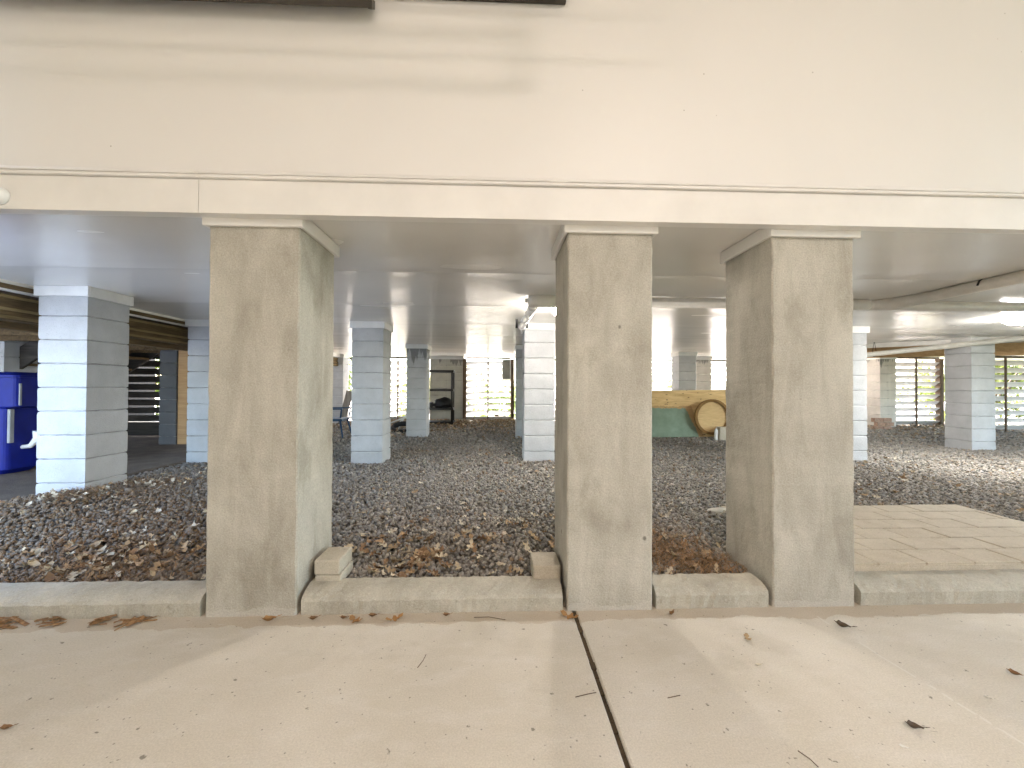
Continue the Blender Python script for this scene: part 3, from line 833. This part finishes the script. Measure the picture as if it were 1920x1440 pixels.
b = MB(); b.box(.235, .262, 5.0, 5.03, 1.85, 1.96); b.build('strap', M_STRAP, yp)
b = MB(); b.box(.36, .39, 5.0, 5.03, 1.85, 1.96); b.build('strap', M_STRAP, yp)
dp = thing('drain_pipe', (7.3, 6.6, 1.85), 'grey pipe slung on hangers, sloping across in front of the wide right pier', 'pipe')
A_, B_ = Vector((6.3, 7.45, 1.70)), Vector((8.9, 5.1, 2.06))
A_, B_ = Vector((6.05, 7.75, 1.665)), Vector((8.35, 5.60, 1.955))
b = MB(); b.tube([A_ - (B_ - A_) * .3, A_, B_], .043, 18); b.build('run', M_PVC, dp)
for u in (.31, .93):
    p = A_.lerp(B_, u)
    b = MB()
    b.tube([(p.x + .04 * math.cos(a), p.y, p.z + .048 * math.sin(a)) for a in np.linspace(-.2 * PI, -1.3 * PI, 10)], .005, 6)
    b.tube([(p.x - .035, p.y, p.z + .04), (p.x - .005, p.y, CZ)], .0035, 6); b.tube([(p.x + .035, p.y, p.z + .03), (p.x + .005, p.y, CZ)], .0035, 6)
    b.build('hanger', M_STRAP, dp)
d2 = thing('ceiling_rail', (8, 6.9, 1.9), 'flat pale batten along the ceiling behind the sloping pipe', 'batten')
b = MB(); Mx = Matrix.Translation((7.2, 7.0, 1.925)) @ Matrix.Rotation(math.atan2(-2.15, 2.3), 4, 'Z'); b.box(-1.6, 1.4, -.03, .03, -.04, .039, .002, 1, Mx); b.build('board', M_PVC, d2)

# ------------------------------------------------------------------ lamps (lit in the photograph)
E_LAMP = emit('lit_lamp_cool', (1.0, .97, .92), 30)
E_BULB = emit('lit_bulb', (1.0, .93, .84), 100)
E_CAR = emit('lit_carport_lamp', (1.0, .845, .775), 8.9)
l1 = thing('ceiling_lamp', (.62, 4.12, 1.96), 'glowing bulb lamp on the ceiling, just behind the left edge of the middle pillar', 'lamp')
b = MB(); b.lathe([(.002, 0), (.06, 0), (.058, -.02), (.03, -.035), (.002, -.035)], (.615, 4.12, 1.9645), 20); b.build('holder', M_WHITE, l1)
b = MB(); b.lathe([(.018, 0), (.028, -.018), (.036, -.042), (.030, -.066), (.014, -.078), (.001, -.08)], (.615, 4.12, 1.929), 20); b.build('bulb', E_BULB, l1)
l2 = thing('ceiling_lamp', (6.06, 4.50, 1.96), 'glowing round ceiling lamp at the right edge, above the sloping pipe', 'lamp')
b = MB(); b.lathe([(.002, 0), (.165, 0), (.165, -.012), (.002, -.012)], (6.06, 4.50, 1.9645), 32, 'Z', True); b.build('base', M_WHITE, l2)
b = MB(); b.lathe([(.155, 0), (.15, -.03), (.115, -.058), (.05, -.075), (.001, -.078)], (6.06, 4.50, 1.952), 32); b.build('globe', E_LAMP, l2)
# the parking bay the photograph is taken from: ceiling, walls and its two lamps
b = MB(); b.box(-3.0, 12, -6, 1.96, 3.75, 3.9); o = b.build('carport_ceiling', M_WALL); tag(o, kind='structure')
b = MB(); b.box(-2.75, -2.62, -6, 1.93, -.1, 3.75); o = b.build('carport_wall', M_WALL); tag(o, 'off-white side wall of the parking bay, out of view at left', 'wall')
b = MB(); b.box(-3, 12, -6.15, -6.02, -.1, 3.75); o = b.build('carport_wall', M_WALL); tag(o, 'off-white end wall of the parking bay, behind the viewer', 'wall')
for x, y, lab in ((1.5, -1.4, 'round lamp on the parking bay ceiling near the window'), (-.9, -3.2, 'round lamp on the parking bay ceiling towards the end wall')):
    l = thing('carport_lamp', (x, y, 3.74), lab, 'lamp', 'lamps on the parking bay ceiling')
    b = MB(); b.lathe([(.002, 0), (.29, 0), (.29, -.02), (.002, -.02)], (x, y, 3.749), 28); b.build('base', M_WHITE, l)
    b = MB(); b.lathe([(.28, 0), (.27, -.03), (.19, -.07), (.001, -.085)], (x, y, 3.728), 28); b.build('globe', E_CAR, l)
rk = thing('hanging_rack', (-1, 1.0, 3.7), 'long two rail rack hung from the parking bay ceiling', 'rack')
b = MB(); b.box(-2.6, .54, .985, 1.03, 3.088, 3.112); b.box(-2.6, .54, .985, 1.03, 2.905, 2.929); b.build('rail', M_BRONZE, rk)
b = MB(); b.box(.51, .54, .985, 1.03, 2.9295, 3.0875); b.box(.505, .535, .985, 1.03, 3.1125, 3.75); b.build('upright', M_BRONZE, rk)

# ------------------------------------------------------------------ things at the back
sh = thing('shelf_unit', (-1.45, 10.2, .22), 'black plastic shelf unit in front of the dingy back pier', 'shelf')
for z in (1.55, 1.09, .63, .30):
    b = MB(); b.box(-1.93, -1.03, 10.0, 10.42, z - .055, z, .008); b.build('shelf_board', M_BLACKPL, sh)
for px in (-1.89, -1.07):
    for py in (10.035, 10.385):
        b = MB(); b.tube([(px, py, .18), (px, py, 1.545)], .027, 10); b.build('post', M_BLACKPL, sh)
b = MB(); b.bm.verts.ensure_lookup_table()
bmesh.ops.create_icosphere(b.bm, subdivisions=3, radius=1)
for v in b.bm.verts:
    d = 1 + .12 * math.sin(5 * v.co.x + 1) * math.sin(4 * v.co.y) + .10 * math.sin(7 * v.co.z + 3 * v.co.x)
    v.co = Vector((-1.30 + v.co.x * .235 * d, 10.2 + v.co.y * .15 * d, .72 + max(v.co.z * .155 * d, -.09)))
o = b.build('bin_bag', M_BAG, None, True); tag(o, 'lumpy black bag lying on the shelf unit', 'bag')
b = MB(); b.box(-1.80, -1.55, 10.08, 10.34, .632, .76, .03, 2, None, .01); o = b.build('black_box', M_BAG); tag(o, 'small black box beside the bag on the shelf unit', 'box')

pn = thing('framed_panel', (.27, 10.8, 1.34), 'grey panel in a white frame hung at the top of the central screen', 'panel')
b = MB(); b.box(.175, .365, 10.80, 10.82, 1.36, 1.85); b.build('board', M_PANELGREY, pn)
b = MB(); b.box(.155, .174, 10.79, 10.825, 1.335, 1.875); b.box(.366, .385, 10.79, 10.825, 1.335, 1.875); b.box(.1745, .3655, 10.79, 10.825, 1.335, 1.3595); b.box(.1745, .3655, 10.79, 10.825, 1.8505, 1.875); b.build('frame', M_WHITE, pn)

def chair(cx, cy, cz):
    t = thing('garden_chair', (cx, cy, cz), 'dark blue garden armchair between the left concrete pillar and the pale grey pier', 'chair')
    b = MB(); b.box(cx - .25, cx + .25, cy - .24, cy + .24, cz + .31, cz + .36, .012, 2); b.build('seat', M_CHAIR, t)
    b = MB(); Mx = Matrix.Translation((cx, cy + .25, cz + .62)) @ Matrix.Rotation(math.radians(-14), 4, 'X')
    for k in range(5): b.box(-.24 + k * .1, -.16 + k * .1, -.012, .012, -.21, .21, .004, 1, Mx)
    b.box(-.26, .26, -.015, .015, .2105, .26, .006, 1, Mx); b.build('backrest', M_CHAIR, t)
    for s in (-1, 1):
        b = MB(); b.box(cx + s * .27 - .035, cx + s * .27 + .035, cy - .26, cy + .24, cz + .535, cz + .562, .008); b.tube([(cx + s * .27, cy - .22, cz + .38), (cx + s * .275, cy - .24, cz + .535)], .016, 8); b.build('armrest', M_CHAIR, t)
        for sy in (-1, 1):
            b = MB(); b.tube([(cx + s * .23, cy + sy * .2, cz + .33), (cx + s * .29, cy + sy * .27, cz)], [.022, .014], 8); b.build('leg', M_CHAIR, t)
    return t
gch = chair(-3.19, 8.2, .155); gch.rotation_euler = (0, 0, math.radians(93))
b = MB(); Mx = Matrix.Translation((-3.76, 10.45, .62)) @ Matrix.Rotation(math.radians(14), 4, 'Y'); b.box(-.085, .085, -.015, .015, -.5, .42, .003, 1, Mx)
o = b.build('plank', M_PLANK); tag(o, 'grey weathered plank leaning beside the blue chair', 'plank')
fc = thing('folded_chair', (-2.1, 9.25, .16), 'folded white tube chair frame lying behind the wet stained pier', 'chair frame')
b = MB()
b.tube([(-2.25, 9.1, .20), (-1.85, 9.3, .68)], .014, 8); b.tube([(-2.32, 9.2, .34), (-1.9, 9.4, .50)], .014, 8); b.tube([(-2.15, 9.15, .20), (-2.0, 9.3, .55)], .014, 8); b.build('frame', M_WHITE, fc)
b = MB()
ring = [(-2.04 + .2 * math.cos(a), 9.05 + .13 * math.sin(a), .24 + .08 * math.sin(a)) for a in np.linspace(0, 2 * PI, 25)]
b.tube(ring, .055, 10); o = b.build('tyre', M_RUBBER); tag(o, 'black tyre lying at the foot of the wet stained pier', 'tyre')

# plywood sheet with a round wooden lid, small things beside
ply = thing('plywood_sheet', (2.72, 8.0, .15), 'large plywood sheet with a teal painted corner leaning behind the pillars', 'plywood')
me_b = MB(); me_b.box(0, 2.44, 0, .018, 0, .945, .002); o = me_b.build('sheet', M_PLY); o.parent = ply
ply.rotation_euler = (math.radians(-12), math.radians(-.8), 0)
rl = thing('round_lid', (4.25, 7.93, .19), 'round wooden lid with a raised rim leaning on the plywood', 'lid')
def ringmesh(b, c, r0, r1, y0, y1, n=40):
    rr = []
    for (r, yv) in ((r0, y0), (r1, y0), (r1, y1), (r0, y1)):
        rr.append([b.bm.verts.new((c[0] + r * math.cos(2 * PI * k / n), c[1] + yv, c[2] + r * math.sin(2 * PI * k / n))) for k in range(n)])
    for i in range(4):
        a, d = rr[i], rr[(i + 1) % 4]
        for k in range(n): b.bm.faces.new((a[k], a[(k + 1) % n], d[(k + 1) % n], d[k]))
b = MB(); ringmesh(b, (4.25, 7.93, .565), .300, .350, -.035, .02); bmesh.ops.translate(b.bm, verts=b.bm.verts, vec=(0, 0, 0)); b.build('rim', M_RIM, rl)
b = MB(); b.lathe([(.002, 0), (.299, 0), (.299, .012), (.002, .015)], (4.25, 7.938, .565), 40, 'Y', True); b.build('panel', M_DISC, rl)
b = MB(); b.box(4.285, 4.62, 7.70, 7.86, .13, .385, .01, 2); o = b.build('concrete_block', M_BLOCK); tag(o, 'beige concrete block standing in front of the round wooden lid', 'block')
b = MB(); b.box(4.205, 4.255, 7.72, 7.77, .13, .33, .006, 1); b.box(4.215, 4.245, 7.73, 7.76, .3305, .355, .004); o = b.build('white_bottle', M_WHITE); tag(o, 'small white container beside the block at the round lid', 'bottle')
b = MB(); bmesh.ops.create_icosphere(b.bm, subdivisions=2, radius=1)
for v in b.bm.verts: v.co = Vector((1.76 + v.co.x * .09 * (1 + .15 * math.sin(4 * v.co.y)), 3.17 + v.co.y * .05, .155 + v.co.z * .025))
o = b.build('flat_stone', M_STONE, None, True); tag(o, 'flat pale stone on the gravel left of the right pillar', 'stone')
k = 0
for row, (cnt, xo) in enumerate(((2, 0), (2, .06), (2, 0))):
    for i in range(cnt):
        b = MB(); x0 = 8.93 + xo + i * .215; b.box(x0, x0 + .205, 9.35, 9.45, .16 + row * .098, .16 + row * .098 + .09, .006, 1, None, .003)
        o = b.build('brick', M_BRICK); tag(o, ('%s brick in the %s course of the small stack beside the drip stained pier' % (('left', 'right')[i], ('bottom', 'middle', 'top')[row])), 'brick', 'small brick stack')

# ------------------------------------------------------------------ single leaves, twigs and chips on the slab
def one_leaf(x, y, size, rot, col, label, kind=1, curl=.5, fold=.4, name='fallen_leaf', cat='leaf', stem=True, group='fallen leaves on the concrete floor', zz=0.004):
    v = leaf_shape(kind, curl, fold)
    v[:, 2] -= v[:, 2].min()
    if not kind: v[:, 1] *= .7
    a = np.array(Matrix.Rotation(rot, 3, 'Z'))
    v = v @ a.T * size
    f = LF
    if stem:
        s = np.array([(.5, .008, .02), (.5, -.008, .02), (.78, -.008, .03), (.78, .008, .03)]) @ a.T * size
        f = np.concatenate([f, [[len(v), len(v) + 1, len(v) + 2, len(v) + 3]]]); v = np.concatenate([v, s])
    o = npmesh(name, v, np.asarray(f).reshape(-1), 4, M_LEAF, np.tile(np.array(col), (len(v), 1)))
    o.location = (x, y, zz); tag(o, label, cat, group)
    return o
BR, OR, TN, DK = (.24, .13, .06), (.36, .20, .08), (.42, .30, .17), (.10, .07, .045)
LEAVES = [
 (-1.06, 2.005, .09, .5, OR, 'narrow orange brown leaf at the foot of the left pillar', 0),
 (-.86, 2.01, .06, .6, BR, 'small brown leaf on the floor just right of the left pillar foot', 0),
 (-.72, 2.01, .05, .2, BR, 'tiny brown leaf against the long kerb, left of a lobed one', 0),
 (-.66, 1.985, .085, 2.6, OR, 'flat lobed orange leaf on the floor before the long kerb', 1),
 (-.585, 2.025, .06, .3, BR, 'curled brown leaf touching the long kerb', 0),
 (-.48, 1.99, .085, -2.7, OR, 'lobed brown leaf with a long stem before the long kerb', 1),
 (-.23, 2.02, .055, .3, BR, 'small brown leaf before the right half of the long kerb', 0),
 (.36, 1.985, .10, 2.5, OR, 'lobed brown leaf lying across the end of the floor joint', 1),
 (.87, 2.00, .065, .9, BR, 'folded brown leaf before the short kerb', 0),
 (1.12, 1.79, .06, 1.3, TN, 'tiny pale lobed leaf on the open floor below the short kerb', 1),
 (1.63, 1.86, .09, -.5, DK, 'dark curled bark piece on the floor below the right pillar', 0),
 (2.03, 1.53, .06, -.7, BR, 'reddish brown leaf on the floor near the right edge', 0),
 (1.38, 1.30, .07, -.3, DK, 'dark slender leaf with a long stem at the lower right', 0),
 (-1.74, 1.46, .075, .5, TN, 'tan narrow leaf on the floor at lower left', 0),
 (-1.57, 1.40, .05, .4, BR, 'brown sliver of leaf just right of the tan narrow leaf', 0),
]
for (x, y, s, r, c_, lab, kd) in LEAVES:
    one_leaf(x, y, s, r, c_, lab, kd, .5, .5 if not kd else .15)
one_leaf(1.27, 1.235, .035, -.4, (.75, .73, .68), 'white petal on the floor at the lower right', 0, .2, .2, 'petal', 'petal', False, 'white petals on the floor')
one_leaf(1.06, 1.62, .04, .2, (.70, .62, .48), 'pale petal in the middle of the right slab', 0, .2, .3, 'petal', 'petal', False, 'white petals on the floor')
one_leaf(1.78, 1.42, .035, -.4, (.72, .68, .60), 'pale petal near the right edge of the slab', 0, .2, .2, 'petal', 'petal', False, 'white petals on the floor')
def twig(p, lab, r=.0014):
    b = MB(); b.tube(p, r, 6); o = b.build('twig', M_POST); tag(o, lab, 'twig', 'twigs on the floor')
twig([(-.285, 1.73, .004), (-.29, 1.69, .006), (-.305, 1.65, .004)], 'thin upright twig in the middle of the left slab')
twig([(.29, 1.475, .004), (.335, 1.485, .006), (.37, 1.495, .004)], 'thin twig just left of the floor joint')
twig([(-.10, 2.0, .004), (-.03, 1.995, .008), (.05, 1.975, .004)], 'curved brown stem before the right half of the long kerb')
twig([(.62, 1.46, .004), (.67, 1.47, .005)], 'short twig on the floor just right of the joint')
twig([(.93, 1.235, .004), (.945, 1.205, .005), (.95, 1.18, .004)], 'short twig at the bottom edge of the right slab')
def chips(x, y, n, lab, w=.10, seed=1):
    r = random.Random(seed); b = MB()
    for i in range(n):
        a = r.gauss(.5, .5); l = r.uniform(.015, w)
        Mx = Matrix.Translation((x + r.gauss(0, w * .35), y + r.gauss(0, .018), .006 + .004 * (i % 3))) @ Matrix.Rotation(a, 4, 'Z') @ Matrix.Rotation(r.gauss(0, .08), 4, 'Y')
        w_ = r.uniform(.0015, .008); b.box(-l / 2, l / 2, -w_, w_, -.0015, .0015, 0, 1, Mx, .003)
    o = b.build('bark_chips', M_CHIP); tag(o, lab, 'bark chips', 'bark chips along the left kerb')
M_CHIP = wood('bark_chip', (.13, .065, .025), (.36, .21, .095), (3, 3, 3), scale=20)
chips(-2.33, 2.01, 26, 'large heap of bark slivers at the left edge before the left kerb', .13, 2)
chips(-2.06, 2.02, 12, 'small scatter of bark slivers before the left kerb, right of the large heap', .09, 3)
chips(-1.85, 2.02, 12, 'scatter of bark slivers before the middle of the left kerb', .08, 4)
chips(-1.71, 2.0, 16, 'square cluster of bark slivers nearest the left pillar', .09, 5)

# ------------------------------------------------------------------ outdoors behind the screens
def shrub(x, y, h, w, label, base):
    t = thing('shrub', (x, y, .1), label, 'shrub', 'shrubs behind the screens')
    b = MB()
    for k in range(5):
        a = rnd.uniform(0, 2 * PI); b.tube([(x, y, .1), (x + .2 * w * math.cos(a), y + .2 * w * math.sin(a), .1 + h * .45), (x + .4 * w * math.cos(a), y + .4 * w * math.sin(a), .1 + h * .8)], [.04, .03, .01], 7)
    b.build('trunk', M_BARK, t)
    n = int(1500 * h * w)
    cl = R.normal(size=(40, 3)) * np.array([w * .33, w * .25, h * .26]) + np.array([0, 0, h * .52])
    c = cl[R.integers(0, 40, n)] + R.normal(size=(n, 3)) * .17
    c[:, 2] = np.abs(c[:, 2]) + .05
    q = np.array([(-.5, 0, 0), (0, -.22, 0), (.5, 0, .05), (0, .22, 0)])
    s = R.uniform(.07, .15, (n, 1, 1))
    P = np.einsum('nij,kj->nki', rotmats(n), q) * s + c[:, None, :]
    cc = np.array(base) * R.uniform(.5, 1.6, (n, 1))
    o = npmesh('foliage', P.reshape(-1, 3), np.arange(n * 4), 4, M_FOL, np.repeat(cc, 4, 0)); o.parent = t
for i, (x, y, h, w, lab) in enumerate(((-6.5, 15, 2.6, 3.0, 'green shrub glimpsed through the screen at the back left'),
        (-2.4, 14.2, 1.5, 2.2, 'low yellow green shrub behind the screen left of the stained pier'),
        (.0, 14.6, 1.1, 2.0, 'low yellow green shrub behind the central screen'),
        (4.6, 16, 2.4, 3.4, 'green shrub behind the screen above the plywood'),
        (11.5, 13.6, 1.7, 2.4, 'yellow green shrub behind the screen beside the drip stained pier'),
        (15.5, 12.5, 2.6, 3.0, 'green shrub behind the screen at the right edge'),
        (-10.5, 12.5, 2.8, 3.0, 'dark green shrub behind the screen under the stairs'))):
    shrub(x, y, h, w, lab, (.12, .17, .03) if i % 2 == 0 else (.17, .20, .035))

# ------------------------------------------------------------------ light
W = bpy.data.worlds.new('World'); S.world = W; W.use_nodes = True
nt = W.node_tree; bg = nt.nodes['Background']
sky = nt.nodes.new('ShaderNodeTexSky'); sky.sky_type = 'NISHITA'; sky.sun_disc = False
sd = Vector((-.55, .62, .80)).normalized()
elev = math.asin(sd.z); azi = math.atan2(sd.x, sd.y)
sky.sun_elevation = elev; sky.sun_rotation = azi
nt.links.new(sky.outputs[0], bg.inputs[0]); bg.inputs[1].default_value = .15
sun = bpy.data.lights.new('sun', 'SUN'); so = bpy.data.objects.new('sun', sun); COL.objects.link(so)
sun.energy = 5.0; sun.angle = math.radians(.53); sun.color = (1, .95, .87)
so.rotation_euler = sd.to_track_quat('Z', 'Y').to_euler(); so.location = (-20, 20, 30)

S.view_settings.view_transform = 'Standard'; S.view_settings.look = 'None'
S.view_settings.exposure = 3.8; S.view_settings.gamma = 1
S.view_settings.use_curve_mapping = False
S.cycles.use_denoising = True
S.cycles.max_bounces = 10; S.cycles.diffuse_bounces = 6
S.cycles.sample_clamp_indirect = 8
